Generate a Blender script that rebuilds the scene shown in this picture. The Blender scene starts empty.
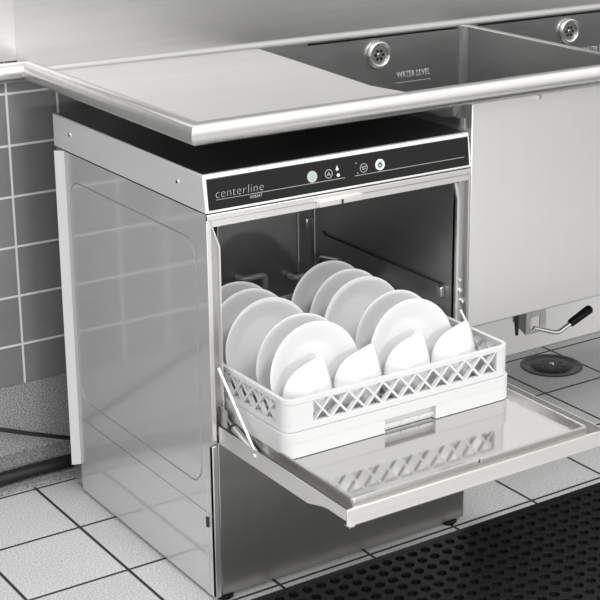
import bpy, bmesh, math, random
from mathutils import Vector, Matrix, Euler
random.seed(7)
PI = math.pi
scene = bpy.context.scene
COL = scene.collection

# ------------------------------------------------------------------ materials
def new_mat(name):
    m = bpy.data.materials.new(name)
    m.use_nodes = True
    nt = m.node_tree
    for n in list(nt.nodes):
        nt.nodes.remove(n)
    out = nt.nodes.new('ShaderNodeOutputMaterial')
    b = nt.nodes.new('ShaderNodeBsdfPrincipled')
    nt.links.new(b.outputs[0], out.inputs[0])
    return m, nt, b

def plain(name, col, rough=0.5, metal=0.0, noise=0.0, nscale=20.0, bump=0.0, coat=0.0, spec=0.5):
    m, nt, b = new_mat(name)
    b.inputs['Base Color'].default_value = (*col, 1)
    b.inputs['Roughness'].default_value = rough
    b.inputs['Metallic'].default_value = metal
    b.inputs['Specular IOR Level'].default_value = spec
    b.inputs['Coat Weight'].default_value = coat
    tc = nt.nodes.new('ShaderNodeTexCoord')
    nz = nt.nodes.new('ShaderNodeTexNoise')
    nz.inputs['Scale'].default_value = nscale
    nz.inputs['Detail'].default_value = 4
    nt.links.new(tc.outputs['Object'], nz.inputs['Vector'])
    mr = nt.nodes.new('ShaderNodeMapRange')
    mr.inputs['To Min'].default_value = max(0.02, rough - noise)
    mr.inputs['To Max'].default_value = rough + noise
    nt.links.new(nz.outputs['Fac'], mr.inputs['Value'])
    nt.links.new(mr.outputs[0], b.inputs['Roughness'])
    if bump:
        bp = nt.nodes.new('ShaderNodeBump')
        bp.inputs['Strength'].default_value = bump
        bp.inputs['Distance'].default_value = 0.002
        nt.links.new(nz.outputs['Fac'], bp.inputs['Height'])
        nt.links.new(bp.outputs[0], b.inputs['Normal'])
    return m

def steel(name, col, rough, stretch=(3, 260, 260), var=0.05, bump=0.02, smudge=0.06):
    """brushed stainless: fine grain stretched along one axis plus broad smudges"""
    m, nt, b = new_mat(name)
    b.inputs['Metallic'].default_value = 1.0
    tc = nt.nodes.new('ShaderNodeTexCoord')
    mp = nt.nodes.new('ShaderNodeMapping')
    mp.inputs['Scale'].default_value = stretch
    nt.links.new(tc.outputs['Object'], mp.inputs['Vector'])
    g = nt.nodes.new('ShaderNodeTexNoise')
    g.inputs['Scale'].default_value = 1.0
    g.inputs['Detail'].default_value = 3
    nt.links.new(mp.outputs[0], g.inputs['Vector'])
    s = nt.nodes.new('ShaderNodeTexNoise')
    s.inputs['Scale'].default_value = 5.0
    s.inputs['Detail'].default_value = 3
    nt.links.new(tc.outputs['Object'], s.inputs['Vector'])
    mx = nt.nodes.new('ShaderNodeMath'); mx.operation = 'MULTIPLY_ADD'
    nt.links.new(s.outputs['Fac'], mx.inputs[0]); mx.inputs[1].default_value = smudge
    mx2 = nt.nodes.new('ShaderNodeMath'); mx2.operation = 'MULTIPLY_ADD'
    nt.links.new(g.outputs['Fac'], mx2.inputs[0]); mx2.inputs[1].default_value = var
    mx2.inputs[2].default_value = rough - var / 2 - smudge / 2
    nt.links.new(mx2.outputs[0], mx.inputs[2])
    nt.links.new(mx.outputs[0], b.inputs['Roughness'])
    cr = nt.nodes.new('ShaderNodeMapRange')
    cr.inputs['To Min'].default_value = 1 - var * 1.2
    cr.inputs['To Max'].default_value = 1 + var * 1.2
    nt.links.new(g.outputs['Fac'], cr.inputs['Value'])
    mc = nt.nodes.new('ShaderNodeMix'); mc.data_type = 'RGBA'; mc.blend_type = 'MULTIPLY'
    mc.inputs['Factor'].default_value = 1.0
    mc.inputs['A'].default_value = (*col, 1)
    nt.links.new(cr.outputs[0], mc.inputs['B'])
    nt.links.new(mc.outputs['Result'], b.inputs['Base Color'])
    bp = nt.nodes.new('ShaderNodeBump')
    bp.inputs['Strength'].default_value = bump
    bp.inputs['Distance'].default_value = 0.001
    nt.links.new(g.outputs['Fac'], bp.inputs['Height'])
    nt.links.new(bp.outputs[0], b.inputs['Normal'])
    return m

def tile_mat(name, axes, origin, pitch, joint, tile_col, grout_col, rough, speck=0.0, speck_scale=300, tilevar=0.06, coat=0.0, cloud=0.0, bumpd=0.002):
    m, nt, b = new_mat(name)
    tc = nt.nodes.new('ShaderNodeTexCoord')
    sp = nt.nodes.new('ShaderNodeSeparateXYZ')
    nt.links.new(tc.outputs['Object'], sp.inputs[0])
    ms, ids = [], []
    for k in range(2):
        a = nt.nodes.new('ShaderNodeMath'); a.operation = 'SUBTRACT'
        nt.links.new(sp.outputs[axes[k]], a.inputs[0]); a.inputs[1].default_value = origin[k]
        d = nt.nodes.new('ShaderNodeMath'); d.operation = 'DIVIDE'
        nt.links.new(a.outputs[0], d.inputs[0]); d.inputs[1].default_value = pitch[k]
        fl = nt.nodes.new('ShaderNodeMath'); fl.operation = 'FLOOR'
        nt.links.new(d.outputs[0], fl.inputs[0]); ids.append(fl)
        fr = nt.nodes.new('ShaderNodeMath'); fr.operation = 'FRACT'
        nt.links.new(d.outputs[0], fr.inputs[0])
        pp = nt.nodes.new('ShaderNodeMath'); pp.operation = 'PINGPONG'
        nt.links.new(fr.outputs[0], pp.inputs[0]); pp.inputs[1].default_value = 0.5
        mr = nt.nodes.new('ShaderNodeMapRange')
        j = joint / pitch[k] / 2
        mr.inputs['From Min'].default_value = j * 0.75
        mr.inputs['From Max'].default_value = j * 1.35
        nt.links.new(pp.outputs[0], mr.inputs['Value'])
        ms.append(mr)
    mn = nt.nodes.new('ShaderNodeMath'); mn.operation = 'MINIMUM'
    nt.links.new(ms[0].outputs[0], mn.inputs[0]); nt.links.new(ms[1].outputs[0], mn.inputs[1])
    cid = nt.nodes.new('ShaderNodeCombineXYZ')
    nt.links.new(ids[0].outputs[0], cid.inputs[0]); nt.links.new(ids[1].outputs[0], cid.inputs[1])
    wn = nt.nodes.new('ShaderNodeTexWhiteNoise'); wn.noise_dimensions = '3D'
    nt.links.new(cid.outputs[0], wn.inputs['Vector'])
    v = nt.nodes.new('ShaderNodeMapRange')
    v.inputs['To Min'].default_value = 1 - tilevar; v.inputs['To Max'].default_value = 1 + tilevar
    nt.links.new(wn.outputs['Value'], v.inputs['Value'])
    nz = nt.nodes.new('ShaderNodeTexNoise'); nz.inputs['Scale'].default_value = speck_scale
    nz.inputs['Detail'].default_value = 2
    nt.links.new(tc.outputs['Object'], nz.inputs['Vector'])
    s = nt.nodes.new('ShaderNodeMapRange')
    s.inputs['From Min'].default_value = 0.3; s.inputs['From Max'].default_value = 0.7
    s.inputs['To Min'].default_value = 1 - speck; s.inputs['To Max'].default_value = 1 + speck
    nt.links.new(nz.outputs['Fac'], s.inputs['Value'])
    cl = nt.nodes.new('ShaderNodeTexNoise'); cl.inputs['Scale'].default_value = 9
    nt.links.new(tc.outputs['Object'], cl.inputs['Vector'])
    c2 = nt.nodes.new('ShaderNodeMapRange')
    c2.inputs['To Min'].default_value = 1 - cloud; c2.inputs['To Max'].default_value = 1 + cloud
    nt.links.new(cl.outputs['Fac'], c2.inputs['Value'])
    p1 = nt.nodes.new('ShaderNodeMath'); p1.operation = 'MULTIPLY'
    nt.links.new(v.outputs[0], p1.inputs[0]); nt.links.new(s.outputs[0], p1.inputs[1])
    p2 = nt.nodes.new('ShaderNodeMath'); p2.operation = 'MULTIPLY'
    nt.links.new(p1.outputs[0], p2.inputs[0]); nt.links.new(c2.outputs[0], p2.inputs[1])
    t = nt.nodes.new('ShaderNodeMix'); t.data_type = 'RGBA'; t.blend_type = 'MULTIPLY'
    t.inputs['Factor'].default_value = 1.0
    t.inputs['A'].default_value = (*tile_col, 1)
    nt.links.new(p2.outputs[0], t.inputs['B'])
    f = nt.nodes.new('ShaderNodeMix'); f.data_type = 'RGBA'
    nt.links.new(mn.outputs[0], f.inputs['Factor'])
    f.inputs['A'].default_value = (*grout_col, 1)
    nt.links.new(t.outputs['Result'], f.inputs['B'])
    nt.links.new(f.outputs['Result'], b.inputs['Base Color'])
    rr = nt.nodes.new('ShaderNodeMapRange')
    rr.inputs['To Min'].default_value = 0.85; rr.inputs['To Max'].default_value = rough
    nt.links.new(mn.outputs[0], rr.inputs['Value'])
    nt.links.new(rr.outputs[0], b.inputs['Roughness'])
    bp = nt.nodes.new('ShaderNodeBump'); bp.inputs['Strength'].default_value = 0.5
    bp.inputs['Distance'].default_value = bumpd
    nt.links.new(mn.outputs[0], bp.inputs['Height'])
    nt.links.new(bp.outputs[0], b.inputs['Normal'])
    return m

def dual_steel(name, col, rough, sheen_rough, mixf, stretch, sheen=None):
    """bright-finish sheet: a sharp reflection over a broad satin one"""
    m = steel(name, col, rough, stretch, .02, .005, .03)
    nt = m.node_tree
    a = [n for n in nt.nodes if n.type == 'BSDF_PRINCIPLED'][0]
    out = [n for n in nt.nodes if n.type == 'OUTPUT_MATERIAL'][0]
    b = nt.nodes.new('ShaderNodeBsdfPrincipled')
    b.inputs['Metallic'].default_value = 1.0
    b.inputs['Base Color'].default_value = (*(sheen or [min(1, c * 1.12) for c in col]), 1)
    b.inputs['Roughness'].default_value = sheen_rough
    mx = nt.nodes.new('ShaderNodeMixShader'); mx.inputs[0].default_value = mixf
    nt.links.new(a.outputs[0], mx.inputs[1]); nt.links.new(b.outputs[0], mx.inputs[2])
    nt.links.new(mx.outputs[0], out.inputs[0])
    return m

def speckle(name, c1, c2, scale, rough):
    m, nt, b = new_mat(name)
    tc = nt.nodes.new('ShaderNodeTexCoord')
    nz = nt.nodes.new('ShaderNodeTexNoise'); nz.inputs['Scale'].default_value = scale
    nz.inputs['Detail'].default_value = 3
    nt.links.new(tc.outputs['Object'], nz.inputs['Vector'])
    r = nt.nodes.new('ShaderNodeValToRGB')
    r.color_ramp.elements[0].position = 0.36; r.color_ramp.elements[0].color = (*c1, 1)
    r.color_ramp.elements[1].position = 0.62; r.color_ramp.elements[1].color = (*c2, 1)
    nt.links.new(nz.outputs['Fac'], r.inputs['Fac'])
    nt.links.new(r.outputs[0], b.inputs['Base Color'])
    b.inputs['Roughness'].default_value = rough
    return m

def G(v, warm=0.0):
    return (v * (1 + warm), v, v * (1 - warm * 1.6))

M = {}
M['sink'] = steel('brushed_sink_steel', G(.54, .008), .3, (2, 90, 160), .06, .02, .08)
M['deck'] = steel('drainboard_steel', G(.92, .008), .4, (3, 120, 120), .06, .006, .06)
M['rim'] = steel('satin_rim_steel', G(.74, .012), .33, (3, 200, 200), .06, .02, .05)
M['bowl'] = steel('shaded_bowl_steel', G(.52, .003), .36, (6, 6, 160), .08, .03, .15)  # same steel as the drainboard, coloured darker for the shade inside the bowls
M['apron'] = steel('pale_apron_steel', G(.93, .012), .44, (90, 90, 3), .015, .002, .03)
M['side'] = dual_steel('polished_side_steel', G(.60, 0), .08, .6, .58, (200, 2, 200), G(.95))
M['lidm'] = dual_steel('satin_lid_steel', G(.90, .008), .2, .65, .8, (200, 2, 200))
M['frame'] = steel('satin_frame_steel', G(.86, .015), .38, (3, 200, 200), .05, .02, .05)
M['flange'] = plain('bright_satin_flange', G(.88, .005), .5, .55, .05)
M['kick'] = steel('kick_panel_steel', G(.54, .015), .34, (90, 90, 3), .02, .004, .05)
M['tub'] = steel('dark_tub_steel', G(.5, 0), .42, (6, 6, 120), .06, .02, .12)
M['liner'] = steel('door_liner_steel', G(.62, .01), .085, (3, 120, 120), .03, .004, .03)
M['doorm'] = steel('door_face_steel', G(.86, .02), .42, (3, 200, 200), .05, .01, .04)
M['wire'] = plain('bright_wire_steel', G(.85), .22, 1.0, .05)
M['dark'] = plain('dark_plastic', G(.02), .45, 0, .1)
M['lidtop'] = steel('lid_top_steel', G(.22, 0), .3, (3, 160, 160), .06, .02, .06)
M['glass'] = plain('black_control_glass', G(.012), .16, 0, .03, spec=.35)
M['print'] = plain('grey_print', G(.42), .5)
M['white_print'] = plain('white_print', G(.85), .5)
M['button'] = plain('pale_button', (.45, .52, .47), .35)
M['plate'] = plain('white_glazed_china', G(.735, .002), .2, 0, .04, 8, coat=.25)
M['rack'] = plain('white_rack_plastic', G(.63, .002), .42, 0, .06, 30)
M['rubber'] = plain('black_rubber', G(.007), .38, 0, .06, 60, .03, spec=.18)
M['hose'] = plain('black_hose_rubber', G(.012), .4, 0, .1, 60)
M['castiron'] = plain('dark_drain_metal', G(.06), .35, .6, .15, 90, .3)
M['curb'] = plain('white_glazed_curb', G(.90, .01), .4, 0, .06, 8)
M['text_steel'] = plain('embossed_light_steel', G(.8), .4, .6)
M['floor'] = tile_mat('quarry_floor_tile', (0, 1), (-.080, -.0115), (.2128, .2205), .0064, G(.56, .0), G(.022), .5, .34, 300, .05, 0, .05)
M['wall'] = tile_mat('grey_wall_tile', (0, 2), (-.065, .316), (.1125, .1097), .0045, (.186, .187, .187), G(.66), .25, .03, 40, .09, 0, .06, .001)
M['cove'] = speckle('speckled_cove_tile', G(.10), G(.36), 330, .6)
M['ceil'] = plain('far_wall_paint', G(.7), .8)

# ------------------------------------------------------------------ mesh helpers
def finish(name, bm, mat, parent=None, smooth=False, bevel=0.0, seg=2, sub=0, loc=None, rot=None, angle=35):
    me = bpy.data.meshes.new(name)
    bmesh.ops.recalc_face_normals(bm, faces=bm.faces)
    bm.to_mesh(me); bm.free()
    if mat is not None:
        me.materials.append(M[mat] if isinstance(mat, str) else mat)
    o = bpy.data.objects.new(name, me)
    COL.objects.link(o)
    if parent is not None:
        o.parent = parent
        o.matrix_parent_inverse = Matrix.Identity(4)
    if loc: o.location = loc
    if rot: o.rotation_euler = rot
    if smooth or bevel:
        for p in me.polygons: p.use_smooth = True
        try: me.set_sharp_from_angle(angle=math.radians(angle))
        except Exception: pass
    if bevel:
        md = o.modifiers.new('bevel', 'BEVEL'); md.width = bevel; md.segments = seg
        md.limit_method = 'ANGLE'; md.angle_limit = math.radians(40); md.harden_normals = False
    if sub:
        md = o.modifiers.new('sub', 'SUBSURF'); md.levels = sub; md.render_levels = sub
    return o

def B(bm, x0, x1, y0, y1, z0, z1):
    vs = [bm.verts.new((x, y, z)) for x in (x0, x1) for y in (y0, y1) for z in (z0, z1)]
    for f in ((0, 1, 3, 2), (4, 6, 7, 5), (0, 4, 5, 1), (2, 3, 7, 6), (0, 2, 6, 4), (1, 5, 7, 3)):
        bm.faces.new([vs[i] for i in f])

def box(*a):
    bm = bmesh.new(); B(bm, *a); return bm

def hexa(bm, c):
    """8 corners: bottom ring 0-3, top ring 4-7"""
    vs = [bm.verts.new(p) for p in c]
    for f in ((0, 1, 2, 3), (4, 5, 6, 7), (0, 1, 5, 4), (1, 2, 6, 5), (2, 3, 7, 6), (3, 0, 4, 7)):
        bm.faces.new([vs[i] for i in f])

def prism(bm, pts, ext):
    """extrude a planar polygon (list of 3-D points) by the vector ext"""
    e = Vector(ext)
    a = [bm.verts.new(p) for p in pts]
    b = [bm.verts.new(Vector(p) + e) for p in pts]
    bm.faces.new(a); bm.faces.new(b[::-1])
    n = len(pts)
    for i in range(n):
        bm.faces.new((a[i], a[(i + 1) % n], b[(i + 1) % n], b[i]))

def sweep(bm, path, r, seg=12, caps=True, closed=False):
    """round tube along a path with mitred corners; r may be a list"""
    P = [Vector(p) for p in path]
    n = len(P)
    rs = r if isinstance(r, (list, tuple)) else [r] * n
    rings = []
    up = None
    for i in range(n):
        a = P[i] - P[i - 1] if (i > 0 or closed) else None
        b = P[(i + 1) % n] - P[i] if (i < n - 1 or closed) else None
        ta = a.normalized() if a else b.normalized()
        tb = b.normalized() if b else a.normalized()
        t = (ta + tb)
        t = t.normalized() if t.length > 1e-6 else ta
        if up is None:
            up = Vector((0, 0, 1)) if abs(ta.z) < .9 else Vector((1, 0, 0))
            up = (up - ta * up.dot(ta)).normalized()
        else:
            up = (up - ta * up.dot(ta)).normalized()
        w = ta.cross(up)
        ring = []
        for k in range(seg):
            an = 2 * PI * k / seg
            d = up * math.cos(an) + w * math.sin(an)
            # project along ta on to the mitre plane
            p = d * rs[i]
            den = ta.dot(t)
            s = -p.dot(t) / den if abs(den) > .2 else 0
            ring.append(bm.verts.new(P[i] + p + ta * s))
        rings.append(ring)
        up = (up - tb * up.dot(tb)).normalized()
    m = n if closed else n - 1
    for i in range(m):
        A, C = rings[i], rings[(i + 1) % n]
        for k in range(seg):
            bm.faces.new((A[k], A[(k + 1) % seg], C[(k + 1) % seg], C[k]))
    if caps and not closed:
        bm.faces.new(rings[0]); bm.faces.new(rings[-1][::-1])

def arc_path(pts, rad, steps=5):
    """round the inner corners of a polyline"""
    P = [Vector(p) for p in pts]
    out = [P[0]]
    for i in range(1, len(P) - 1):
        a = (P[i - 1] - P[i]).normalized(); b = (P[i + 1] - P[i]).normalized()
        r = min(rad, (P[i - 1] - P[i]).length * .48, (P[i + 1] - P[i]).length * .48)
        s, e = P[i] + a * r, P[i] + b * r
        for k in range(steps + 1):
            t = k / steps
            out.append(s * (1 - t) ** 2 + P[i] * 2 * t * (1 - t) + e * t ** 2)
    out.append(P[-1])
    return out

def lathe(bm, prof, seg=48, axis='z'):
    rings = []
    for r, h in prof:
        if r < 1e-6:
            v = (0, 0, h) if axis == 'z' else (0, -h, 0)
            rings.append([bm.verts.new(v)])
        else:
            ring = []
            for k in range(seg):
                a = 2 * PI * k / seg
                c, s = r * math.cos(a), r * math.sin(a)
                ring.append(bm.verts.new((c, s, h) if axis == 'z' else (c, -h, s)))
            rings.append(ring)
    for A, C in zip(rings, rings[1:]):
        if len(A) == 1 and len(C) == 1: continue
        for k in range(seg):
            j = (k + 1) % seg
            if len(A) == 1: bm.faces.new((A[0], C[k], C[j]))
            elif len(C) == 1: bm.faces.new((A[k], A[j], C[0]))
            else: bm.faces.new((A[k], A[j], C[j], C[k]))

def move(bm, mat):
    bmesh.ops.transform(bm, matrix=mat, verts=bm.verts)
    return bm

def disc_y(bm, x, z, y, r, depth, seg=24):
    """short round plug whose face looks to -y"""
    a, b = [], []
    for k in range(seg):
        t = 2 * PI * k / seg
        a.append(bm.verts.new((x + r * math.cos(t), y, z + r * math.sin(t))))
        b.append(bm.verts.new((x + r * math.cos(t), y + depth, z + r * math.sin(t))))
    bm.faces.new(a); bm.faces.new(b[::-1])
    for k in range(seg):
        j = (k + 1) % seg
        bm.faces.new((a[k], a[j], b[j], b[k]))

def ring_y(bm, x, z, y, r0, r1, depth, seg=28):
    V = []
    for k in range(seg):
        t = 2 * PI * k / seg
        c, s = math.cos(t), math.sin(t)
        V.append([bm.verts.new(p) for p in ((x + r1 * c, y, z + r1 * s), (x + r0 * c, y, z + r0 * s),
                                            (x + r0 * c, y + depth, z + r0 * s), (x + r1 * c, y + depth, z + r1 * s))])
    for k in range(seg):
        A, C = V[k], V[(k + 1) % seg]
        for i in range(4):
            j = (i + 1) % 4
            bm.faces.new((A[i], A[j], C[j], C[i]))

def thing(name, label, cat, loc=(0, 0, 0), group=None):
    o = bpy.data.objects.new(name, None)
    o.empty_display_size = .05
    COL.objects.link(o)
    o.location = loc
    o['label'] = label; o['category'] = cat
    if group: o['group'] = group
    return o

def tag(o, label, cat, group=None):
    o['label'] = label; o['category'] = cat
    if group: o['group'] = group
    return o

def struct(o):
    o['kind'] = 'structure'; return o

def text_mesh(name, body, size, mat, parent, mat4, depth=.0003, spacing=1.0, shear=0.0, width=None):
    cu = bpy.data.curves.new(name + '_curve', 'FONT')
    cu.body = body; cu.size = size; cu.extrude = depth; cu.space_character = spacing; cu.shear = shear; cu.offset = -.0005 if body == 'centerline' else 0
    t = bpy.data.objects.new(name + '_tmp', cu)
    COL.objects.link(t)
    bpy.context.view_layer.update()
    me = bpy.data.meshes.new_from_object(t.evaluated_get(bpy.context.evaluated_depsgraph_get()))
    bpy.data.objects.remove(t)
    me.name = name
    me.materials.clear(); me.materials.append(M[mat])
    if width:
        xs = [v.co.x for v in me.vertices]
        k = width / (max(xs) - min(xs))
        for v in me.vertices: v.co.x = (v.co.x - min(xs)) * k
    me.transform(mat4)
    o = bpy.data.objects.new(name, me); COL.objects.link(o)
    o.parent = parent
    return o

# ------------------------------------------------------------------ setting
WY = .710                       # face of the tiled back wall
bm = bmesh.new(); B(bm, -2.2, 2.3, -2.7, WY + .12, -.1, 0)
struct(finish('floor', bm, 'floor'))
bm = bmesh.new(); B(bm, -2.2, 2.3, WY, WY + .12, .2265, 2.4)
struct(finish('wall_back', bm, 'wall'))
# speckled cove tile at the foot of the wall, its toe curving on to the floor
pr = [(WY + .1, .2265), (WY - .004, .2265), (WY - .004, .075), (WY - .0055, .072), (WY - .0055, .069), (WY - .004, .066), (WY - .005, .03)]
pr += [(WY - .010, .016), (WY - .020, .011), (WY - .034, .0105), (WY - .036, .008), (WY - .038, .0105), (WY - .050, .0095), (WY - .052, .0005), (WY + .1, .0005)]
bm = bmesh.new(); prism(bm, [(-2.2, y, z) for y, z in pr], (2.9, 0, 0))
struct(finish('baseboard_back', bm, 'cove', smooth=True))
# white curb under the sink
bm = bmesh.new()
pr = [(WY - .001, .0005), (WY - .030, .0005), (WY - .030, .09), (WY - .024, .105), (WY - .001, .12)]
prism(bm, [(.80, y, z) for y, z in pr], (1.5, 0, 0))
struct(finish('trim_1', bm, 'curb', bevel=.006))

# ------------------------------------------------------------------ sink table
sink = thing('compartment_sink', 'stainless steel sink table with left drainboard and two bowls over the dishwasher', 'sink', (0, 0, .42))
SZ = Vector((0, 0, -.42))
def S(name, bm, mat, parent=sink, **k):
    if parent is sink: move(bm, Matrix.Translation(SZ))
    else: move(bm, Matrix.Translation(SZ))
    return finish(name, bm, mat, parent, **k)
XR = 1.84
RZ, RY, RX, RR = .912, -.014, -.022, .0205
# drainboard: front slope, shallow valley towards the bowl, rounded drop into the bowl
bm = bmesh.new()
ys = [-.012, .02, .06, .12, .19, .25, .31, .42, .55, .690]
def deck_z(x, y):
    t = max(0, min(1, (x + .02) / .54))
    zl = .916 if y < .03 else (.909 if y < .09 else .9055)
    if y < 0: zl = .922
    # valley line at y = .25, deepening to the right
    dip = max(0, 1 - abs(y - .25) / (.22 if y < .25 else .40))
    return zl - .003 * t - .0125 * t * dip
xs = [-.022, .05, .12, .2, .28, .36, .44, .5, .524, .527]
rows = []
for y in ys:
    row = [bm.verts.new((x, y, deck_z(x, y))) for x in xs]
    zb = deck_z(.527, y)
    if y < .025:
        rows.append(row + [bm.verts.new((.527 + .072 * k / 8, y, zb)) for k in range(1, 9)])
        continue
    for k in range(1, 6):
        a = math.radians(70) * k / 5
        row.append(bm.verts.new((.527 + .012 * math.sin(a), y, zb - .012 * (1 - math.cos(a)))))
    row.append(bm.verts.new((.548, y, .868))); row.append(bm.verts.new((.570, y, .855))); row.append(bm.verts.new((.5995, y, .852)))
    rows.append(row)
for A, C in zip(rows, rows[1:]):
    for k in range(len(A) - 1):
        bm.faces.new((A[k], A[k + 1], C[k + 1], C[k]))
dk = S('drainboard', bm, 'deck', smooth=True, angle=60)
md = dk.modifiers.new('solid', 'SOLIDIFY'); md.thickness = .0015; md.offset = -1
# rolled front rim, mitred at the left corner
bm = bmesh.new()
sweep(bm, [(-.30, .688, RZ), (RX, .688, RZ), (RX, RY, RZ), (XR, RY, RZ)], RR, 28)
# flat lip inside the roll
S('rolled_rim', bm, 'rim', smooth=True, angle=50)
# backsplash with a rounded cove at its foot
bm = bmesh.new()
pr = [(.685, .9035), (.688, .9035)]
for k in range(7):
    a = PI / 2 * k / 6
    pr.append((.688 + .013 * math.sin(a), .9165 - .013 * math.cos(a)))
pr += [(.701, 1.30), (.7085, 1.30), (.7085, .896), (.685, .896)]
prism(bm, [(-.040, y, z) for y, z in pr], (XR + .04, 0, 0))
B(bm, -.30, -.0402, .701, .7085, .9335, 1.30)
S('backsplash', bm, 'sink', smooth=True, angle=40)
# bowls: open boxes with rounded inner corners
def bowl(x0, x1, name):
    bm = bmesh.new()
    y0, y1, zb, zt, r = .028, .685, .46, .900, .022
    def loop(inset, z, rr):
        pts = []
        for cx, cy, a0 in ((x1 - inset - rr, y1 - inset - rr, 0), (x0 + inset + rr, y1 - inset - rr, 90), (x0 + inset + rr, y0 + inset + rr, 180), (x1 - inset - rr, y0 + inset + rr, 270)):
            for k in range(6):
                a = math.radians(a0 + 90 * k / 5)
                c, s_ = rr * math.cos(a), rr * math.sin(a)
                if k == 0:   # short straight run before the arc keeps the walls flat
                    pts.append(bm.verts.new((cx + c + .003 * math.sin(a), cy + s_ - .003 * math.cos(a), z)))
                pts.append(bm.verts.new((cx + c, cy + s_, z)))
                if k == 5:
                    pts.append(bm.verts.new((cx + c - .003 * math.sin(a), cy + s_ + .003 * math.cos(a), z)))
        return pts
    L = [loop(0, zt if x0 > .7 else .851, r), loop(0, zb + .02, r), loop(.006, zb + .006, r), loop(.02, zb, r)]
    n = len(L[0])
    # left wall of the first bowl meets the drainboard curve; others reach the deck
    for A, C in zip(L, L[1:]):
        for k in range(n):
            bm.faces.new((A[k], A[(k + 1) % n], C[(k + 1) % n], C[k]))
    bm.faces.new(L[-1])
    if x0 < .7:
        for v in L[0]:
            if v.co.x > x0 + r + .002: v.co.z = zt
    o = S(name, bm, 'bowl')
    if o.data.polygons[-1].normal.z < 0: o.data.flip_normals()   # insides of the bowl face up
    md = o.modifiers.new('solid', 'SOLIDIFY'); md.thickness = .0015; md.offset = -1
    return o
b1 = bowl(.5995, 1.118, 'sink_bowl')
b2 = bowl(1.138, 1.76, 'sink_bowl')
# extra back-wall wing of the first bowl behind the rounded drop
bm = bmesh.new()
prism(bm, [(.530, .6836, .9018), (.660, .6836, .9018), (.660, .6836, .852), (.571, .6836, .856), (.549, .6836, .869), (.540, .6836, .890)], (0, .001, 0))
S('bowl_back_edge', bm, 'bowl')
# deck strips around the bowls and the rounded divider
bm = bmesh.new()
B(bm, .60, XR - .004, -.012, .027, .899, .902)
B(bm, 1.762, XR - .004, .0275, .6845, .899, .902)
S('deck_strip', bm, 'sink', bevel=.001)
bm = bmesh.new()
pr = []
for k in range(13):
    a = PI * k / 12
    pr.append((1.128 + .0095 * math.cos(a), .8985 + .0045 * math.sin(a)))
pr = [(1.1375, .884)] + pr + [(1.1185, .884)]
prism(bm, [(x, .029, z) for x, z in pr], (0, .655, 0))
S('bowl_divider', bm, 'sink', smooth=True, angle=60)
# overflow fittings
def overflow(x, parent):
    bm = bmesh.new()
    ring_y(bm, x, .856, .673, .024, .032, .0115)
    disc_y(bm, x, .856, .679, .0245, .005)
    o = S('overflow_fitting', bm, 'rim', parent, bevel=.0025)
    bm = bmesh.new()
    for k in range(6):
        a = 2 * PI * k / 6
        disc_y(bm, x + .0105 * math.cos(a), .856 + .0105 * math.sin(a), .6785, .0042, .002, 12)
    h = S('drain_hole', bm, 'dark', o)
    bm = bmesh.new(); disc_y(bm, x, .856, .6775, .004, .003, 14)
    S('screw', bm, 'wire', o)
overflow(.858, b1)
overflow(1.459, b2)
for x, b in ((.914, b1), (1.512, b2)):
    text_mesh('water_level_text', 'WATER LEVEL', .0205, 'text_steel', b,
              Matrix.Translation(Vector((x, .6845, .7935)) + SZ) @ Matrix.Rotation(PI / 2, 4, 'X'), .0004, 1.05, 0, .099)
    bm = bmesh.new(); B(bm, x - .002, x + .100, .6842, .6848, .781, .7822)
    S('water_level_line', bm, 'text_steel', b)
# plain apron in front of the bowls
bm = bmesh.new(); B(bm, .5985, 1.735, .006, .026, .424, .8855)
ap = S('apron_panel', bm, 'apron', bevel=.002)
bm = bmesh.new(); B(bm, .5990, 1.73, .012, .026, .8862, .8985)
S('apron_lip', bm, 'apron')
bm = bmesh.new(); disc_y(bm, .767, .883, -.001, .004, .007, 12); B(bm, .764, .770, .0, .006, .876, .887)
S('screw', bm, 'wire', ap)
# underside skin hiding the bowls from below
# lever waste under the first bowl
LV = .15
bm = bmesh.new()
# bracket: plate with a square window
for q in ((.880, .896, .306, .459), (.921, .939, .306, .459), (.896, .921, .306, .316), (.896, .921, .344, .459)):
    B(bm, q[0], q[1], LV, LV + .003, q[2], q[3])
prism(bm, [(.8795, LV - .0, .459), (.8795, LV + .045, .459), (.8795, LV + .045, .325), (.8795, LV, .306)], (.003, 0, 0))
br = S('lever_bracket', bm, 'frame', bevel=.0008)
bm = bmesh.new()
prism(bm, [(.845, LV + .01, .459), (.868, LV + .01, .459), (.868, LV + .01, .306), (.862, LV + .01, .306)], (0, .004, 0))
S('back_bracket', bm, 'dark', br)
lv = bmesh.new()
sweep(lv, arc_path([(.900, LV - .004, .320), (.948, LV - .012, .303), (.963, LV - .016, .300), (1.001, LV - .02, .319)], .02), .0052, 12)
lo = S('waste_lever', lv, 'wire', smooth=True)
bm = bmesh.new()
sweep(bm, [(.993, LV - .02, .316), (.997, LV - .02, .318), (1.046, LV - .024, .341), (1.050, LV - .024, .343)], [.0075, .0095, .0105, .0075], 14)
S('lever_grip', bm, 'rubber', lo, smooth=True)

# ------------------------------------------------------------------ dishwasher
W, D, Z1, H = .596, .632, .760, .830
dw = thing('undercounter_dishwasher', 'stainless undercounter dishwasher with its door lying open under the sink drainboard', 'dishwasher')
def P(name, bm, mat, parent=dw, **k):
    return finish(name, bm, mat, parent, **k)
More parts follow.
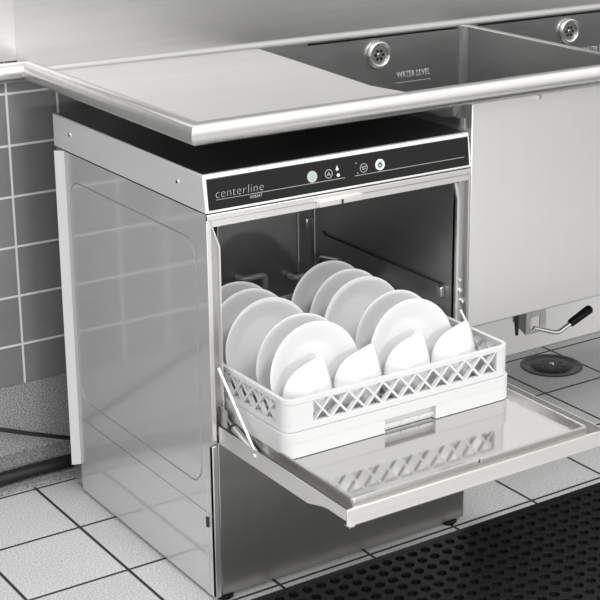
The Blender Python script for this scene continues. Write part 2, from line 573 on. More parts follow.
# lid: top cover, sloping front
bm = bmesh.new()
hexa(bm, [(0, 0, Z1 + .0015), (W, 0, Z1 + .0015), (W, D, Z1 + .0015), (0, D, Z1 + .0015),
          (.0, .0085, H), (W - .003, .0085, H), (W - .003, D, H), (.0, D, H)])
lid = P('lid', bm, 'lidm', bevel=.0022)
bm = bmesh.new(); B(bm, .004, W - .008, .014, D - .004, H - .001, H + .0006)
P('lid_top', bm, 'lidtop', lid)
for y in (.099, .55):
    bm = bmesh.new(); lathe(bm, [(0, .003), (.004, .0026), (.0055, .0012), (.006, 0)], 16)
    move(bm, Matrix.Translation((.0002, y, .800)) @ Matrix.Rotation(-PI / 2, 4, 'Y'))
    P('screw', bm, 'wire', lid, smooth=True)
    bm = bmesh.new(); lathe(bm, [(0, .0036), (.0024, .0034)], 10)
    move(bm, Matrix.Translation((.0002, y, .800)) @ Matrix.Rotation(-PI / 2, 4, 'Y'))
    P('screw_recess', bm, 'dark', lid)
# control panel glass on the sloped face
sl = .0085 / (H - Z1)
def fy(z): return (z - Z1) * sl
def panel_bm(x0, x1, z0, z1, off, th):
    bm = bmesh.new()
    hexa(bm, [(x0, fy(z0) - off, z0), (x1, fy(z0) - off, z0), (x1, fy(z0) - off + th, z0), (x0, fy(z0) - off + th, z0),
              (x0, fy(z1) - off, z1), (x1, fy(z1) - off, z1), (x1, fy(z1) - off + th, z1), (x0, fy(z1) - off + th, z1)])
    return bm
cp = P('control_panel', panel_bm(.0065, W - .007, .7665, .8225, .0018, .003), 'glass', bevel=.0012)
tilt = math.atan(sl)
def on_panel(x, z, off=.0022):
    return Matrix.Translation((x, fy(z) - off, z)) @ Matrix.Rotation(PI / 2 - tilt, 4, 'X')
text_mesh('logo_text', 'centerline', .0222, 'print', cp, on_panel(.022, .7875), .0002, 1.1, .12, .098)
text_mesh('maker_text', 'HOBART', .008, 'print', cp, on_panel(.091, .7765), .0002, 1.1, 0, .025)
for a, b_ in ((.094, .296), (.318, .577)):
    P('printed_line', panel_bm(a, b_, .7838 + .000, .7847, .0021, .0006), 'print', cp)
P('printed_line', panel_bm(.022, .092, .7838, .7845, .0021, .0006), 'print', cp)
def dot(name, x, z, r, mat, off=.003, th=.0015):
    bm = bmesh.new(); disc_y(bm, 0, 0, 0, r, th, 24)
    move(bm, Matrix.Translation((x, fy(z) - off, z)) @ Matrix.Rotation(-tilt, 4, 'X'))
    return P(name, bm, mat, cp)
def ring(name, x, z, r0, r1, mat, off=.0026):
    bm = bmesh.new(); ring_y(bm, 0, 0, 0, r0, r1, .001)
    move(bm, Matrix.Translation((x, fy(z) - off, z)) @ Matrix.Rotation(-tilt, 4, 'X'))
    return P(name, bm, mat, cp)
def bar(name, x, z, w, h, mat, off=.0033, ang=0):
    bm = bmesh.new(); B(bm, -w / 2, w / 2, 0, .0006, -h / 2, h / 2)
    move(bm, Matrix.Translation((x, fy(z) - off, z)) @ Matrix.Rotation(-tilt, 4, 'X') @ Matrix.Rotation(ang, 4, 'Y'))
    return P(name, bm, mat, cp)
dot('start_button', .224, .7965, .0108, 'button')
ring('button_icon', .224, .7965, .0030, .0046, 'print', .0034)
bar('button_icon', .2275, .7965, .004, .0014, 'print', .0036, .5)
ring('cycle_icon', .2605, .7965, .0072, .0084, 'print')
bar('cycle_icon', .259, .7965, .0012, .008, 'print', .0026, .7)
bar('cycle_icon', .262, .7965, .0012, .008, 'print', .0026, -.7)
bar('cycle_icon', .2605, .7945, .006, .0012, 'print', .0026)
# droplet and dot
bm = bmesh.new()
pts = []
for k in range(16):
    a = PI * (.5 + 2 * k / 16)
    r = .0031
    x, z = r * math.cos(a), r * math.sin(a)
    if k == 0: z = .0075
    elif k in (1, 15): x *= .75; z = .0042
    pts.append((x, 0, z))
prism(bm, pts, (0, .0008, 0))
move(bm, Matrix.Translation((.2797, fy(.8035) - .0026, .8025)) @ Matrix.Rotation(-tilt, 4, 'X'))
P('droplet_icon', bm, 'white_print', cp)
dot('indicator_dot', .2812, .7913, .0032, 'white_print', .0026, .001)
dot('indicator_dot', .3225, .8075, .0012, 'print', .0024, .001)
dot('indicator_dot', .3245, .7885, .0012, 'print', .0024, .001)
ring('rinse_icon', .339, .7965, .0074, .0085, 'print')
bar('rinse_icon', .339, .7985, .010, .0016, 'print', .0026)
bar('rinse_icon', .339, .7945, .008, .0014, 'print', .0026)
ring('power_button', .376, .7975, .0072, .0106, 'white_print', .003)
dot('power_button', .376, .7975, .0076, 'button', .0026)
ring('power_icon', .376, .7968, .0030, .0043, 'dark', .0034)
bar('power_icon', .376, .8005, .0014, .005, 'dark', .0036)

# side panel with an embossed rounded rectangle
def emboss_panel():
    bm = bmesh.new()
    y0, y1, z0, z1 = .0015, .583, .005, Z1
    a0, a1 = .040, .568                     # outline in y
    zt, zb0, zb1, r = .706, .222, .222, .045
    def loop(ins, x, rr):
        pts = []
        for cy, cz, s in ((a1 - ins - rr, zt - ins - rr, 0), (a0 + ins + rr, zt - ins - rr, 90), (a0 + ins + rr, zb0 + ins + rr, 180), (a1 - ins - rr, zb0 + ins + rr, 270)):
            for k in range(8):
                a = math.radians(s + 90 * k / 7)
                pts.append(bm.verts.new((x, cy + rr * math.cos(a), cz + rr * math.sin(a))))
        return pts
    L0 = loop(0, 0, r); L1 = loop(.0006, .004, r - .0006); L1b = loop(.0032, .004, r - .0032); L2 = loop(.0040, .0001, r - .004)
    for A, C in ((L0, L1), (L1, L1b), (L1b, L2)):
        n = len(A)
        for k in range(n): bm.faces.new((A[k], A[(k + 1) % n], C[(k + 1) % n], C[k]))
    bm.faces.new(L2)
    c = [bm.verts.new((0, y, z)) for y, z in ((y1, z1), (y0, z1), (y0, z0), (y1, z0))]
    n = len(L0)
    for q in range(4):
        seg = [L0[(q * 8 + k) % n] for k in range(8)]
        nxt = L0[(q * 8 + 8) % n]
        # fan from the sheet corner over the rounded corner, then the straight strip
        for k in range(7): bm.faces.new((c[q], seg[k], seg[k + 1]))
        bm.faces.new((c[q], seg[7], nxt, c[(q + 1) % 4]))
    return bm
sp = P('side_panel', emboss_panel(), 'side')
# inner body behind the skins
bm = bmesh.new()
B(bm, .003, .012, .0025, .628, .012, Z1 - .001)
P('side_wall', bm, 'kick')
# lower seam, front edge fold and small latch on the side
bm = bmesh.new(); B(bm, -.0007, .001, .0015, .583, .1755, .1768)
P('side_seam', bm, 'kick', sp)
bm = bmesh.new(); B(bm, -.0008, .001, .0245, .0256, .012, .245)
P('side_seam', bm, 'frame', sp)
bm = bmesh.new(); B(bm, -.0035, .001, .0215, .0285, .147, .168)
P('side_catch', bm, 'dark', sp, bevel=.001)
# bright folded flange at the rear left edge
bm = bmesh.new()
prism(bm, [(-.0005, .583, .064), (-.0150, .600, .059), (-.0150, .600, Z1), (-.0005, .583, Z1)], (.0012, .0008, 0))
P('rear_flange', bm, 'flange', bevel=.0004)
# back, base and right wall of the cabinet
bm = bmesh.new(); B(bm, .012, W - .001, .612, .628, .03, Z1 - .002)
P('back_panel', bm, 'kick')
bm = bmesh.new(); B(bm, W - .009, W, .012, .611, .022, Z1 - .001)
P('side_wall', bm, 'kick')
# kick panel (lower front)
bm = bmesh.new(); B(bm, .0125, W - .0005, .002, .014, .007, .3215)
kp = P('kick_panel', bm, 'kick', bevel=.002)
bm = bmesh.new(); B(bm, .0, .0118, .0005, .012, .006, .318)
P('front_edge', bm, 'frame', bevel=.0015)
# header under the control panel
bm = bmesh.new()
B(bm, .002, W - .002, -.001, .018, .7485, .7595)
B(bm, .004, W - .004, .003, .018, .7345, .748)
hd = P('front_header', bm, 'frame', bevel=.0012)
bm = bmesh.new(); B(bm, .004, W - .004, .0005, .012, .7475, .7490)
P('header_groove', bm, 'tub', hd)
bm = bmesh.new(); B(bm, .232, .331, -.010, .0025, .7385, .7505)
la = P('door_latch', bm, 'doorm', bevel=.0015)
bm = bmesh.new(); B(bm, .281, .2845, -.0115, -.0095, .7395, .7475)
P('latch_slot', bm, 'dark', la)
# jambs, with a chamfered head
def jamb(sgn, x0, name):
    bm = bmesh.new()
    if sgn > 0:
        B(bm, .0005, .0105, .0005, .016, .322, .7480)
        j = P(name, bm, 'frame', bevel=.0012)
        bm = bmesh.new()
        prism(bm, [(.0275, .010, .335), (.0275, .010, .695), (.0140, .010, .7335), (.0115, .010, .7335), (.0115, .010, .335)], (0, .005, 0))
        P('door_seal_lip', bm, 'kick', j)
        bm = bmesh.new()
        prism(bm, [(.0275, .006, .335), (.0275, .006, .695), (.0140, .006, .7335), (.0170, .006, .7335), (.0308, .006, .695), (.0308, .006, .335)], (0, .045, 0))
        P('inner_lip', bm, 'frame', j)
    else:
        B(bm, W - .0065, W - .0005, .0005, .016, .322, .7480)
        j = P(name, bm, 'tub', bevel=.0012)
        bm = bmesh.new()
        prism(bm, [(W - .0255, .0105, .335), (W - .0255, .0105, .7335), (W - .0068, .0105, .7335), (W - .0068, .0105, .335)], (0, .004, 0))
        P('door_seal_lip', bm, 'kick', j)
        bm = bmesh.new()
        prism(bm, [(W - .0315, .004, .335), (W - .0315, .004, .700), (W - .0395, .004, .7335), (W - .0325, .004, .7335), (W - .026, .004, .70), (W - .026, .004, .335)], (0, .006, 0))
        P('inner_lip', bm, 'frame', j)
        for x, z, r in ((.5765, .531, .0055), (.578, .508, .006), (.585, .484, .0055)):
            bm = bmesh.new(); lathe(bm, [(0, .006), (r * .7, .0055), (r, .003), (r, 0)], 14, 'y')
            move(bm, Matrix.Translation((x, .0105, z)))
            P('bolt', bm, 'wire', j, smooth=True)
    return j
jl = jamb(1, 0, 'front_jamb'); jr = jamb(-1, 0, 'front_jamb')
# wash tub
TX0, TX1, TY0, TY1, TZ0, TZ1 = .033, .563, .017, .545, .33, .742
bm = bmesh.new()
c = .024
pts = [(TX0, TY0), (TX0, TY1), (TX1 - c, TY1), (TX1, TY1 - c), (TX1, TY0)]
A = [bm.verts.new((x, y, TZ0)) for x, y in pts]; C_ = [bm.verts.new((x, y, TZ1)) for x, y in pts]
for k in range(4): bm.faces.new((A[k], A[k + 1], C_[k + 1], C_[k]))
bm.faces.new(A); bm.faces.new(C_)
tub = P('wash_tub', bm, 'tub')
md = tub.modifiers.new('solid', 'SOLIDIFY'); md.thickness = .0015; md.offset = 1
# corner trims and seams of the tub
bm = bmesh.new()
sweep(bm, [(TX1 - c - .002, TY1 - .003, TZ0 + .01), (TX1 - c - .002, TY1 - .003, TZ1 - .008)], .0022, 8)
sweep(bm, [(TX1 - .003, TY1 - c - .012, TZ0 + .01), (TX1 - .003, TY1 - c - .012, TZ1 - .008)], .0022, 8)
P('corner_bead', bm, 'rim', tub, smooth=True)
bm = bmesh.new()
B(bm, TX1 - c + .001, TX1 - .002, TY1 - c - .010, TY1 - c - .004, .515, .545)
P('corner_clip', bm, 'wire', tub, bevel=.002)
# side guide rail
bm = bmesh.new()
sweep(bm, [(TX1 - .003, .475, .522), (TX1 - .003, .466, .515), (TX1 - .003, .045, .515)], .0018, 8)
P('guide_rail', bm, 'dark', tub, smooth=True)
bm = bmesh.new()
B(bm, TX1 - .012, TX1 - .001, .036, .050, .490, .512)
P('rail_clip', bm, 'rim', tub, bevel=.002)
bm = bmesh.new()
sweep(bm, arc_path([(TX1 - .004, .500, .440), (TX1 - .006, .485, .460), (TX1 - .006, .400, .474), (TX1 - .004, .395, .400)], .012), .0035, 8)
P('rack_guide', bm, 'rim', tub, smooth=True)
# U-shaped rack stops on the back wall
for xa, xb, z in ((.374, .434, .431), (.512, .545, .409)):
    bm = bmesh.new()
    sweep(bm, arc_path([(xa, TY1 - .0015, z), (xa, TY1 - .026, z), (xb, TY1 - .026, z), (xb, TY1 - .026, z - .045), (xb, TY1 - .0015, z - .05)], .012), .0068, 12)
    P('rack_stop', bm, 'flange', tub, smooth=True)
# feet
for x in (.022, .562):
    for y in (.012, .59):
        bm = bmesh.new(); lathe(bm, [(0, 0), (.016, 0), (.0185, .003), (.0185, .006), (.009, .0065), (.009, .02), (0, .02)], 20)
        move(bm, Matrix.Translation((x, y, .0)))
        P('foot', bm, 'rubber', smooth=True)
bm = bmesh.new(); B(bm, .013, W - .010, .03, .611, .024, .030)
P('base_pan', bm, 'kick')

# door, swung down flat; hinge just inside the front plane
DX0, DX1, DY, DZ0, DZ1 = .0125, .5845, -.4175, .3275, .3570
bm = bmesh.new()
# thin outer shell: side walls, front wall, bottom, ledge round the liner
B(bm, DX0, DX1, DY, DY + .002, DZ0, DZ1)
door = P('door', bm, 'doorm', bevel=.0007)
bm = bmesh.new()
n0 = [(DX0, -.002, DZ0 - .004), (DX0, -.30, DZ0 - .004), (DX0, -.345, DZ0 + .008), (DX0, -.36, DZ0 + .010), (DX0, DY + .0025, DZ0 + .010), (DX0, DY + .0025, DZ1), (DX0, -.002, DZ1)]
prism(bm, n0, (.0015, 0, 0))
P('door_side', bm, 'frame', door)
bm = bmesh.new()
prism(bm, [(x - DX0 + DX1 - .0015, y, z) for x, y, z in n0], (.0015, 0, 0))
P('door_side', bm, 'frame', door)
bm = bmesh.new(); B(bm, DX0 + .002, DX1 - .002, DY + .003, -.003, DZ0 + .011, DZ0 + .0125)
B(bm, DX0 + .001, DX0 + .012, DY - .006, DY, DZ0, DZ0 + .0025)
B(bm, DX0 + .001, DX1 - .001, DY - .001, DY + .010, DZ0 - .0002, DZ0 + .0015)
P('door_shell', bm, 'kick', door)
# liner: shallow pan with raised rolled edge
LX0, LX1, LY0, LY1, LZF, LZT = .036, .558, -.398, .000, .3525, .3640
bm = bmesh.new()
def rr_loop(ins, z, r):
    pts = []
    for cx, cy, s in ((LX1 - ins - r, LY1 - ins - r, 0), (LX0 + ins + r, LY1 - ins - r, 90), (LX0 + ins + r, LY0 + ins + r, 180), (LX1 - ins - r, LY0 + ins + r, 270)):
        for k in range(5):
            a = math.radians(s + 90 * k / 4)
            pts.append(bm.verts.new((cx + r * math.cos(a), cy + r * math.sin(a), z)))
    return pts
def rings_between(bm, LL, cap0, cap1):
    for A, C_ in zip(LL, LL[1:]):
        n = len(A)
        for k in range(n): bm.faces.new((A[k], A[(k + 1) % n], C_[(k + 1) % n], C_[k]))
    if cap1: bm.faces.new(LL[-1])
    if cap0: bm.faces.new(LL[0][::-1])
LL = [rr_loop(0, DZ0 + .013, .006), rr_loop(0, LZT - .003, .006), rr_loop(.001, LZT - .0008, .006), rr_loop(.003, LZT, .005),
      rr_loop(.005, LZT - .0008, .005), rr_loop(.0075, LZT - .0035, .005), rr_loop(.016, LZF, .006), rr_loop(.016, DZ0 + .0132, .006)]
rings_between(bm, LL, False, False)
for k in range(len(LL[0])): bm.faces.new((LL[0][k], LL[0][(k + 1) % len(LL[0])], LL[-1][(k + 1) % len(LL[0])], LL[-1][k]))
P('liner_edge', bm, 'sink', door, smooth=True, angle=30)
bm = bmesh.new()
rings_between(bm, [rr_loop(.0162, LZF - .004, .006), rr_loop(.0162, LZF, .006)], True, True)
P('liner_floor', bm, 'liner', door)
bm = bmesh.new()
B(bm, DX0 + .0016, DX1 - .0016, DY + .0022, LY0 - .0005, DZ1 - .010, DZ1 - .0085)
P('door_ledge', bm, 'doorm', door)
bm = bmesh.new(); disc_y(bm, .305, .3615, -.3995, .004, .003, 12)
B(bm, .292, .305, -.3995, -.398, .359, .364)
P('strike_screw', bm, 'wire', door)
bm = bmesh.new(); lathe(bm, [(0, .0035), (.004, .003), (.0055, 0)], 14)
move(bm, Matrix.Translation((DX0, -.128, .345)) @ Matrix.Rotation(-PI / 2, 4, 'Y'))
P('screw', bm, 'wire', door, smooth=True)
# door stays and springs
for x0, x1 in ((.0165, .0235), (.5735, .578)):
    bm = bmesh.new()
    sweep(bm, [(x0, -.001, .470), (x1, -.124, .3325)], .0028, 10)
    P('door_stay', bm, 'flange', smooth=True)
for x in (.026, .570):
    bm = bmesh.new()
    sweep(bm, [(x, .000, .378), (x, -.024, .364), (x, -.028, .3625), (x, -.0285, .3622), (x, -.108, .340), (x, -.114, .338)], [.004, .004, .004, .0082, .0082, .004], 16)
    sp_ = P('spring_cylinder', bm, 'sink', smooth=True)
    bm = bmesh.new(); sweep(bm, [(x, -.030, .3618), (x, -.036, .3602)], .0088, 16)
    P('collar', bm, 'dark', sp_, smooth=True)
    bm = bmesh.new()
    B(bm, x - .009, x - .007, -.026, .006, .352, .395)
    B(bm, x + .006, x + .008, -.020, .006, .352, .385)
    P('hinge_bracket', bm, 'kick')

# ------------------------------------------------------------------ dish rack
rk = thing('dish_rack', 'white plastic dish rack with lattice sides standing on the open dishwasher door', 'rack', (.296, .055, .3536))
RC = Vector((.296, .055, .3536))
rx0, rx1, ry0, ry1 = .0365, .5490, -.194, .302
rz = RC.z
def perim(ins, r, front=()):
    pts = []
    for cx, cy, s in ((rx1 - ins - r, ry1 - ins - r, 0), (rx0 + ins + r, ry1 - ins - r, 90), (rx0 + ins + r, ry0 + ins + r, 180), (rx1 - ins - r, ry0 + ins + r, 270)):
        for k in range(7):
            a = math.radians(s + 90 * k / 6)
            pts.append((cx + r * math.cos(a), cy + r * math.sin(a)))
        if s == 180:
            for x in front: pts.append((x, ry0 + ins))
    return pts
def wall_ring(bm, ins, th, r, z0, z1, recess=0):
    fr = (.2495, .2505, .3645, .3655) if recess else ()
    a = perim(ins, r, fr); b = perim(ins + th, max(r - th, .003), fr)
    if recess:
        sh = lambda p: (p[0], p[1] + (recess if .25 < p[0] < .365 and p[1] < ry0 + .02 else 0))
        a = [sh(p) for p in a]; b = [sh(p) for p in b]
    zlo = [z0] * len(a)
    V = [[bm.verts.new((a[i][0], a[i][1], zlo[i])), bm.verts.new((a[i][0], a[i][1], z1)),
          bm.verts.new((b[i][0], b[i][1], z1)), bm.verts.new((b[i][0], b[i][1], zlo[i]))] for i in range(len(a))]
    n = len(a)
    for i in range(n):
        A, C = V[i], V[(i + 1) % n]
        for k in range(4):
            j = (k + 1) % 4
            bm.faces.new((A[k], A[j], C[j], C[k]))
def RK(name, bm, mat='rack', parent=rk, **k):
    move(bm, Matrix.Translation(-RC)); return finish(name, bm, mat, parent, **k)
bm = bmesh.new(); wall_ring(bm, 0, .006, .024, rz, rz + .0265, .012); wall_ring(bm, 0, .0185, .024, rz + .0266, rz + .0285); wall_ring(bm, 0, .006, .024, rz + .0286, rz + .047)
RK('base_wall', bm, smooth=True, bevel=.0008)
bm = bmesh.new(); wall_ring(bm, .0035, .0085, .022, rz + .0475, rz + .0595); wall_ring(bm, .0035, .0085, .022, rz + .0985, rz + .1085)
RK('rim', bm, smooth=True, bevel=.001)
# corner posts of the lattice zone
z0, z1 = rz + .0595, rz + .0985
LA, LB = .0570, .040          # solid length beside the left and right front corners
def corner_post(cxs, cys, lx, ly):
    bm = bmesh.new()
    x = rx0 + .0035 if cxs < 0 else rx1 - .0035
    y = ry0 + .0035 if cys < 0 else ry1 - .0035
    sx, sy = -cxs, -cys
    r = .022
    out, inn = [], []
    for k in range(7):
        a = PI / 2 * k / 6
        out.append((x + sx * (r - r * math.sin(a)), y + sy * (r - r * math.cos(a))))
        q = r - .0085
        inn.append((x + sx * (r - q * math.sin(a)), y + sy * (r - q * math.cos(a))))
    out = [(x + sx * lx, y)] + out + [(x, y + sy * ly)]
    inn = [(x + sx * lx, y + sy * .0085)] + inn + [(x + sx * .0085, y + sy * ly)]
    prism(bm, [(u, v, z0) for u, v in out + inn[::-1]], (0, 0, z1 - z0))
    RK('corner_post', bm, smooth=True, angle=50)
for cx in (-1, 1):
    for cy in (-1, 1):
        corner_post(cx, cy, LA if cx < 0 else .034, .034)
# X lattice
def lattice(along, a0, a1, fixed, inward, n, name):
    bm = bmesh.new()
    p = (a1 - a0) / n
    hw = .0022
    h = z1 - z0
    def bar_(s0, s1, off, d):
        # parallelogram prism from (s0,z0) to (s1,z1)
        L = math.hypot(s1 - s0, h); w = hw * L / h
        q = [(s0 - w, z0 - .001), (s0 + w, z0 - .001), (s1 + w, z1 + .001), (s1 - w, z1 + .001)]
        q = [(max(a0, min(a1, s)), z) for s, z in q]
        if along == 'x':
            prism(bm, [(s, fixed + inward * off, z) for s, z in q], (0, inward * d, 0))
        else:
            prism(bm, [(fixed + inward * off, s, z) for s, z in q], (inward * d, 0, 0))
    # the two families of bars overlap in depth like a moulded lattice
    hp = p
    for k in range(-1, n + 1):
        for sg in (0, 1):
            for half in (0, .5):
                s0 = a0 + (k + half * 0) * p
                break
            if sg == 0: s0, s1 = a0 + k * p, a0 + (k + 1) * p
            else: s0, s1 = a0 + (k + 1) * p, a0 + k * p
            if s0 < a0 - 1e-6 or s0 > a1 + 1e-6 or s1 < a0 - 1e-6 or s1 > a1 + 1e-6: continue
            bar_(s0, s1, 0 if sg == 0 else .0004, .008)
    RK(name, bm)
lattice('x', rx0 + .0035 + LA, rx1 - .0035 - .034, ry0 + .004, 1, 11, 'lattice_side')
lattice('x', rx0 + .0035 + LA, rx1 - .0035 - .034, ry1 - .004, -1, 11, 'lattice_side')
lattice('y', ry0 + .0375, ry1 - .0375, rx0 + .004, 1, 11, 'lattice_side')
lattice('y', ry0 + .0375, ry1 - .0375, rx1 - .004, -1, 11, 'lattice_side')
# open floor grid
bm = bmesh.new()
for k in range(13):
    x = rx0 + .010 + (rx1 - rx0 - .020) * k / 12
    B(bm, x - .002, x + .002, ry0 + .006, ry1 - .006, rz + .006, rz + .012)
    y = ry0 + .010 + (ry1 - ry0 - .020) * k / 12
    B(bm, rx0 + .006, rx1 - .006, y - .002, y + .002, rz + .0062, rz + .0122)
RK('floor_grid', bm)

# ------------------------------------------------------------------ plates
PR = .0955
def plate_bm():
    bm = bmesh.new()
    prof = [(0, .000), (.050, .0004), (.058, .0020), (.075, .0080), (.086, .0118), (PR - .0012, .0144), (PR, .0158), (PR - .0003, .0170),
            (PR - .0022, .0172), (.086, .0150), (.075, .0112), (.060, .0058), (.052, .0044), (.03, .0040), (0, .0040)]
    # depth grows towards +y; concave face looks to -y
    lathe(bm, [(r, h - .009) for r, h in prof], 72, 'y')
    return bm
names = {'L': 'left', 'R': 'right'}
ordn = ['front', 'second', 'third', 'fourth', 'rear']
proto = None
YS = {'L': [-.088, -.038, .072, .137, .187], 'R': [-.088, -.030, .074, .130, .196]}
LAB = {('L', 0): 'white plate standing foremost in the left column of the rack, behind the two left bowls',
       ('L', 1): 'white plate just behind the foremost plate of the left column',
       ('L', 2): 'middle white plate of the left column, broad face in view',
       ('L', 3): 'white plate second from the back of the left column, mostly covered',
       ('L', 4): 'rearmost white plate of the left column, only its top arc showing',
       ('R', 0): 'white plate standing foremost in the right column of the rack',
       ('R', 1): 'white plate just behind the foremost plate of the right column',
       ('R', 2): 'middle white plate of the right column, broad face in view',
       ('R', 3): 'white plate second from the back of the right column, shaded face',
       ('R', 4): 'rearmost white plate of the right column, nearest the tub corner'}
TILT = math.radians(-7)
for colk, cx in (('L', .158), ('R', .379)):
    for i, yt in enumerate(YS[colk]):
        if proto is None:
            proto = finish('plate', plate_bm(), 'plate', smooth=True, angle=60)
            o = proto
        else:
            o = proto.copy(); COL.objects.link(o)
        zc = .3665 + PR * math.cos(TILT) + .002
        o.location = (cx + (-.003 if i == 0 and colk == 'R' else 0) + random.uniform(-.002, .002), yt - PR * math.sin(-TILT), zc)
        o.rotation_euler = (TILT, 0, math.radians(random.uniform(-1.5, 1.5)))
        tag(o, LAB[(colk, i)], 'plate', 'dinner plates standing in the rack')

# ------------------------------------------------------------------ square flared bowls in the front row
def bowl_bm():
    """petal dish: round body drawn out to one upper tip, outside facing -y"""
    bm = bmesh.new()
    N = 72
    def shape(th):  # tip at upper right, longer towards the rack floor
        d = (th - math.radians(58) + PI) % (2 * PI) - PI
        r = .0530 + .0235 * math.exp(-abs(d / .36) ** 1.25)
        e = (th - math.radians(-90) + PI) % (2 * PI) - PI
        return r + .014 * math.exp(-(e / .7) ** 2)
    R0 = .0530
    def ringpts(k, depth, f):
        out = []
        for i in range(N):
            a = 2 * PI * i / N
            r = k * (R0 * (1 - f) + shape(a) * f) / R0
            lift = (shape(a) - R0) / .026 * .004 * f
            out.append(bm.verts.new((r * math.cos(a), depth + lift, r * math.sin(a))))
        return out
    prof = [(.014, -.0300, .2), (.022, -.0296, .3), (.0235, -.0280, .3), (.032, -.0225, .5), (.0418, -.0140, .8), (.0482, -.0060, .95), (R0, .000, 1), (R0 - .0002, .0012, 1), (R0 - .0016, .0014, 1),
            (.0465, -.0045, .95), (.0395, -.0120, .8), (.030, -.0195, .5), (.020, -.0255, .3), (.012, -.0262, .2)]
    rings = [ringpts(*p) for p in prof]
    for A, C in zip(rings, rings[1:]):
        for k in range(N):
            bm.faces.new((A[k], A[(k + 1) % N], C[(k + 1) % N], C[k]))
    bm.faces.new(rings[0]); bm.faces.new(rings[-1][::-1])
    return bm
BL = ['small white petal-shaped dish at the left corner of the front row in the rack',
      'small white petal-shaped dish second from the left in the front row',
      'small white petal-shaped dish third from the left in the front row',
      'small white petal-shaped dish at the right end of the front row in the rack']
bp = None
for i, px in enumerate((.123, .233, .345, .454)):
    if bp is None:
        bp = finish('serving_dish', bowl_bm(), 'plate', smooth=True, angle=60); o = bp
    else:
        o = bp.copy(); COL.objects.link(o)
    o.location = (px, -.132, .4365)
    o.rotation_euler = (math.radians(-6), 0, 0)
    tag(o, BL[i], 'dish', 'petal dishes standing in the front row of the rack')

# ------------------------------------------------------------------ hoses, drain, mat
bm = bmesh.new()
sweep(bm, arc_path([(-1.3, .55, .0155), (-.6, .60, .0155), (-.16, .688, .028), (.06, .690, .026)], .15), .0145, 16)
tag(finish('drain_hose', bm, 'hose', smooth=True), 'thick black hose lying on the floor beside the wall, left of the dishwasher', 'hose')
bm = bmesh.new()
sweep(bm, arc_path([(-1.1, .69, .60), (-.55, .69, .30), (-.145, .685, .145), (-.08, .685, .119), (.03, .688, .078)], .12), .0048, 12)
tag(finish('power_cord', bm, 'hose', smooth=True), 'thin black cord hanging along the wall above the thick hose', 'cord')

fd = thing('floor_drain', 'round dark floor drain set in the tiles under the right part of the sink', 'drain', (1.337, .565, 0))
bm = bmesh.new(); lathe(bm, [(.0, .0006), (.070, .0006), (.072, .0014), (.078, .002), (.082, .0012), (.083, .0002), (0, .0002)], 40)
finish('drain_ring', bm, 'castiron', fd, smooth=True)
bm = bmesh.new(); lathe(bm, [(0, .004), (.02, .0036), (.050, .0030), (.054, .0014), (.054, .001), (0, .001)], 32)
gr = finish('drain_grate', bm, 'dark', fd, smooth=True)
bm = bmesh.new()
lathe(bm, [(0, .0085), (.004, .008), (.007, .005), (.007, .003), (0, .003)], 12)
finish('grate_screw', bm, 'wire', gr, smooth=True)
bm = bmesh.new()
for k in range(8):
    a = 2 * PI * k / 8
    t = bmesh.new(); lathe(t, [(0, .0046), (.005, .0044), (.0055, .003)], 10)
    move(t, Matrix.Translation((.033 * math.cos(a), .033 * math.sin(a), 0)))
    tm = bpy.data.meshes.new('tmp'); t.to_mesh(tm); t.free(); bm.from_mesh(tm); bpy.data.meshes.remove(tm)
finish('grate_stud', bm, 'castiron', gr, smooth=True)

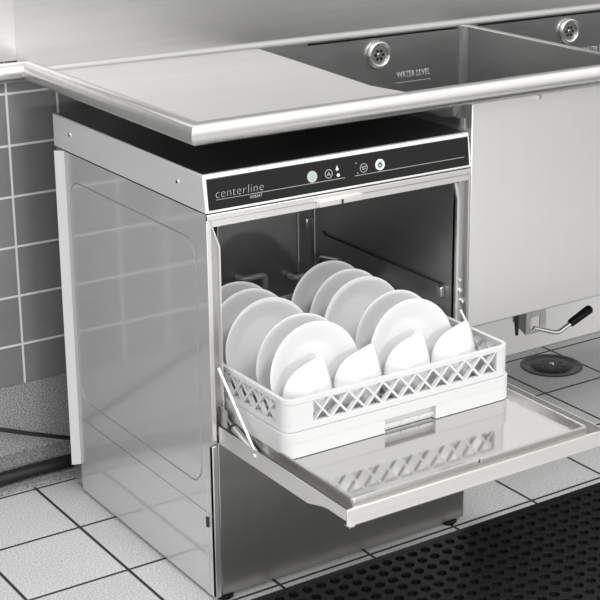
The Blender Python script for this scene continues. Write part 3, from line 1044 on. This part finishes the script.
# perforated rubber mat: staggered round holes through a 12 mm sheet
def mat_bm():
    bm = bmesh.new()
    p = .0312; rowp = .0312; hr = .0098; th = .0125
    x0, y1, nx, ny = -.10, -.0415, 62, 23
    SEG = 16
    for j in range(ny):
        yc = y1 - .020 - rowp * (j + .5)
        for i in range(nx):
            xc = x0 + .02 + p * (i + .5)
            h = p / 2
            o, rr = [], [[] for _ in range(6)]
            # lip, rim, throat, undercut, inner shelf, foot
            prof = ((hr + .0026, th - .0004), (hr + .0012, th + .0003), (hr, th - .0006), (hr + .0014, th - .0035), (hr - .0028, th - .0080), (hr - .0028, .0008))
            for k in range(SEG):
                a = 2 * PI * k / SEG
                c, s = math.cos(a), math.sin(a)
                t = h / max(abs(c), abs(s))
                o.append(bm.verts.new((xc + c * t, yc + s * t, th - .0004)))
                for q, (r, z) in enumerate(prof): rr[q].append(bm.verts.new((xc + c * r, yc + s * r, z)))
            for k in range(SEG):
                l = (k + 1) % SEG
                for A, C in zip([o] + rr[:-1], rr):
                    f = bm.faces.new((A[k], A[l], C[l], C[k]))
                    f.smooth = A is not o
            # closed skin under the hole
            bm.faces.new(rr[-1])
    # borders
    xa, xb = x0, x0 + .02 + p * nx
    yb = y1 - .020 - rowp * ny
    prof = [(y1, .0008), (y1, .006), (y1 - .006, th), (y1 - .0201, th)]
    for (ya, za), (yc, zc) in zip(prof, prof[1:]):
        v = [bm.verts.new(t) for t in ((xa, ya, za), (xb + .02, ya, za), (xb + .02, yc, zc), (xa, yc, zc))]
        bm.faces.new(v)
    for x_0, x_1 in ((xa, xa + .02), (xb, xb + .02)):
        v = [bm.verts.new(t) for t in ((x_0, yb, th - .0004), (x_1, yb, th - .0004), (x_1, y1 - .02, th - .0004), (x_0, y1 - .02, th - .0004))]
        bm.faces.new(v)
    for t in (((xa, yb, .0008), (xa, yb, th), (xa, y1 - .006, th), (xa, y1, .0008)), ((xb + .02, yb, .0008), (xb + .02, yb, th), (xb + .02, y1 - .006, th), (xb + .02, y1, .0008)),
              ((xa, yb, .0008), (xb + .02, yb, .0008), (xb + .02, yb, th), (xa, yb, th)),
              ((xa, yb, .0008), (xb + .02, yb, .0008), (xb + .02, y1, .0008), (xa, y1, .0008))):
        bm.faces.new([bm.verts.new(c) for c in t])
    return bm
tag(finish('rubber_mat', mat_bm(), 'rubber'), 'black rubber drainage mat full of round holes on the floor in front of the dishwasher', 'mat')

# ------------------------------------------------------------------ light
w = bpy.data.worlds.new('kitchen_daylight'); scene.world = w
w.use_nodes = True
nt = w.node_tree
bg = nt.nodes['Background']
tc = nt.nodes.new('ShaderNodeTexCoord')
sx = nt.nodes.new('ShaderNodeSeparateXYZ'); nt.links.new(tc.outputs['Generated'], sx.inputs[0])
rp = nt.nodes.new('ShaderNodeValToRGB')
mr = nt.nodes.new('ShaderNodeMapRange'); mr.inputs['From Min'].default_value = -.3; mr.inputs['From Max'].default_value = 1
nt.links.new(sx.outputs['Z'], mr.inputs['Value']); nt.links.new(mr.outputs[0], rp.inputs['Fac'])
e = rp.color_ramp.elements
e[0].position = 0; e[0].color = (.12, .12, .12, 1)
e[1].position = 1; e[1].color = (.95, .95, .95, 1)
n1 = e.new(.24); n1.color = (.45, .45, .45, 1)
n2 = e.new(.5); n2.color = (.8, .8, .8, 1)
# brighter towards the left of the room, dimmer to the right
mxr = nt.nodes.new('ShaderNodeMapRange'); mxr.inputs['From Min'].default_value = -1; mxr.inputs['From Max'].default_value = 1
mxr.inputs['To Min'].default_value = 1.25; mxr.inputs['To Max'].default_value = .82
nt.links.new(sx.outputs['X'], mxr.inputs['Value'])
mm = nt.nodes.new('ShaderNodeMix'); mm.data_type = 'RGBA'; mm.blend_type = 'MULTIPLY'; mm.inputs['Factor'].default_value = 1
nt.links.new(rp.outputs[0], mm.inputs['A']); nt.links.new(mxr.outputs[0], mm.inputs['B'])
nt.links.new(mm.outputs['Result'], bg.inputs[0])
bg.inputs[1].default_value = 1.55

def area(name, loc, target, size, power):
    l = bpy.data.lights.new(name, 'AREA'); l.shape = 'DISK'; l.size = size; l.energy = power
    o = bpy.data.objects.new(name, l); COL.objects.link(o)
    o.location = loc
    o.rotation_euler = (Vector(target) - Vector(loc)).to_track_quat('-Z', 'Y').to_euler()
    return o
area('flash_head', (.15, -3.2, .84), (.2, 0, .6), .12, 21)
area('softbox_head', (.25, -2.0, 2.7), (.35, 0, .5), .7, 34)

# ------------------------------------------------------------------ camera
cd = bpy.data.cameras.new('camera')
cam = bpy.data.objects.new('camera', cd); COL.objects.link(cam)
cam.location = (-1.3092, -2.3497, 1.5227)
cam.rotation_euler = (1.2743, -.0005, -.6088)
cd.sensor_width = 36; cd.sensor_fit = 'HORIZONTAL'
cd.lens = 2.6482 * 36
cd.shift_x = -60.13 / 600; cd.shift_y = -54.51 / 600
cd.clip_start = .02; cd.clip_end = 50
scene.camera = cam
vs = scene.view_settings
vs.view_transform = 'Standard'; vs.look = 'None'; vs.gamma = 1; vs.exposure = 0
vs.use_curve_mapping = False
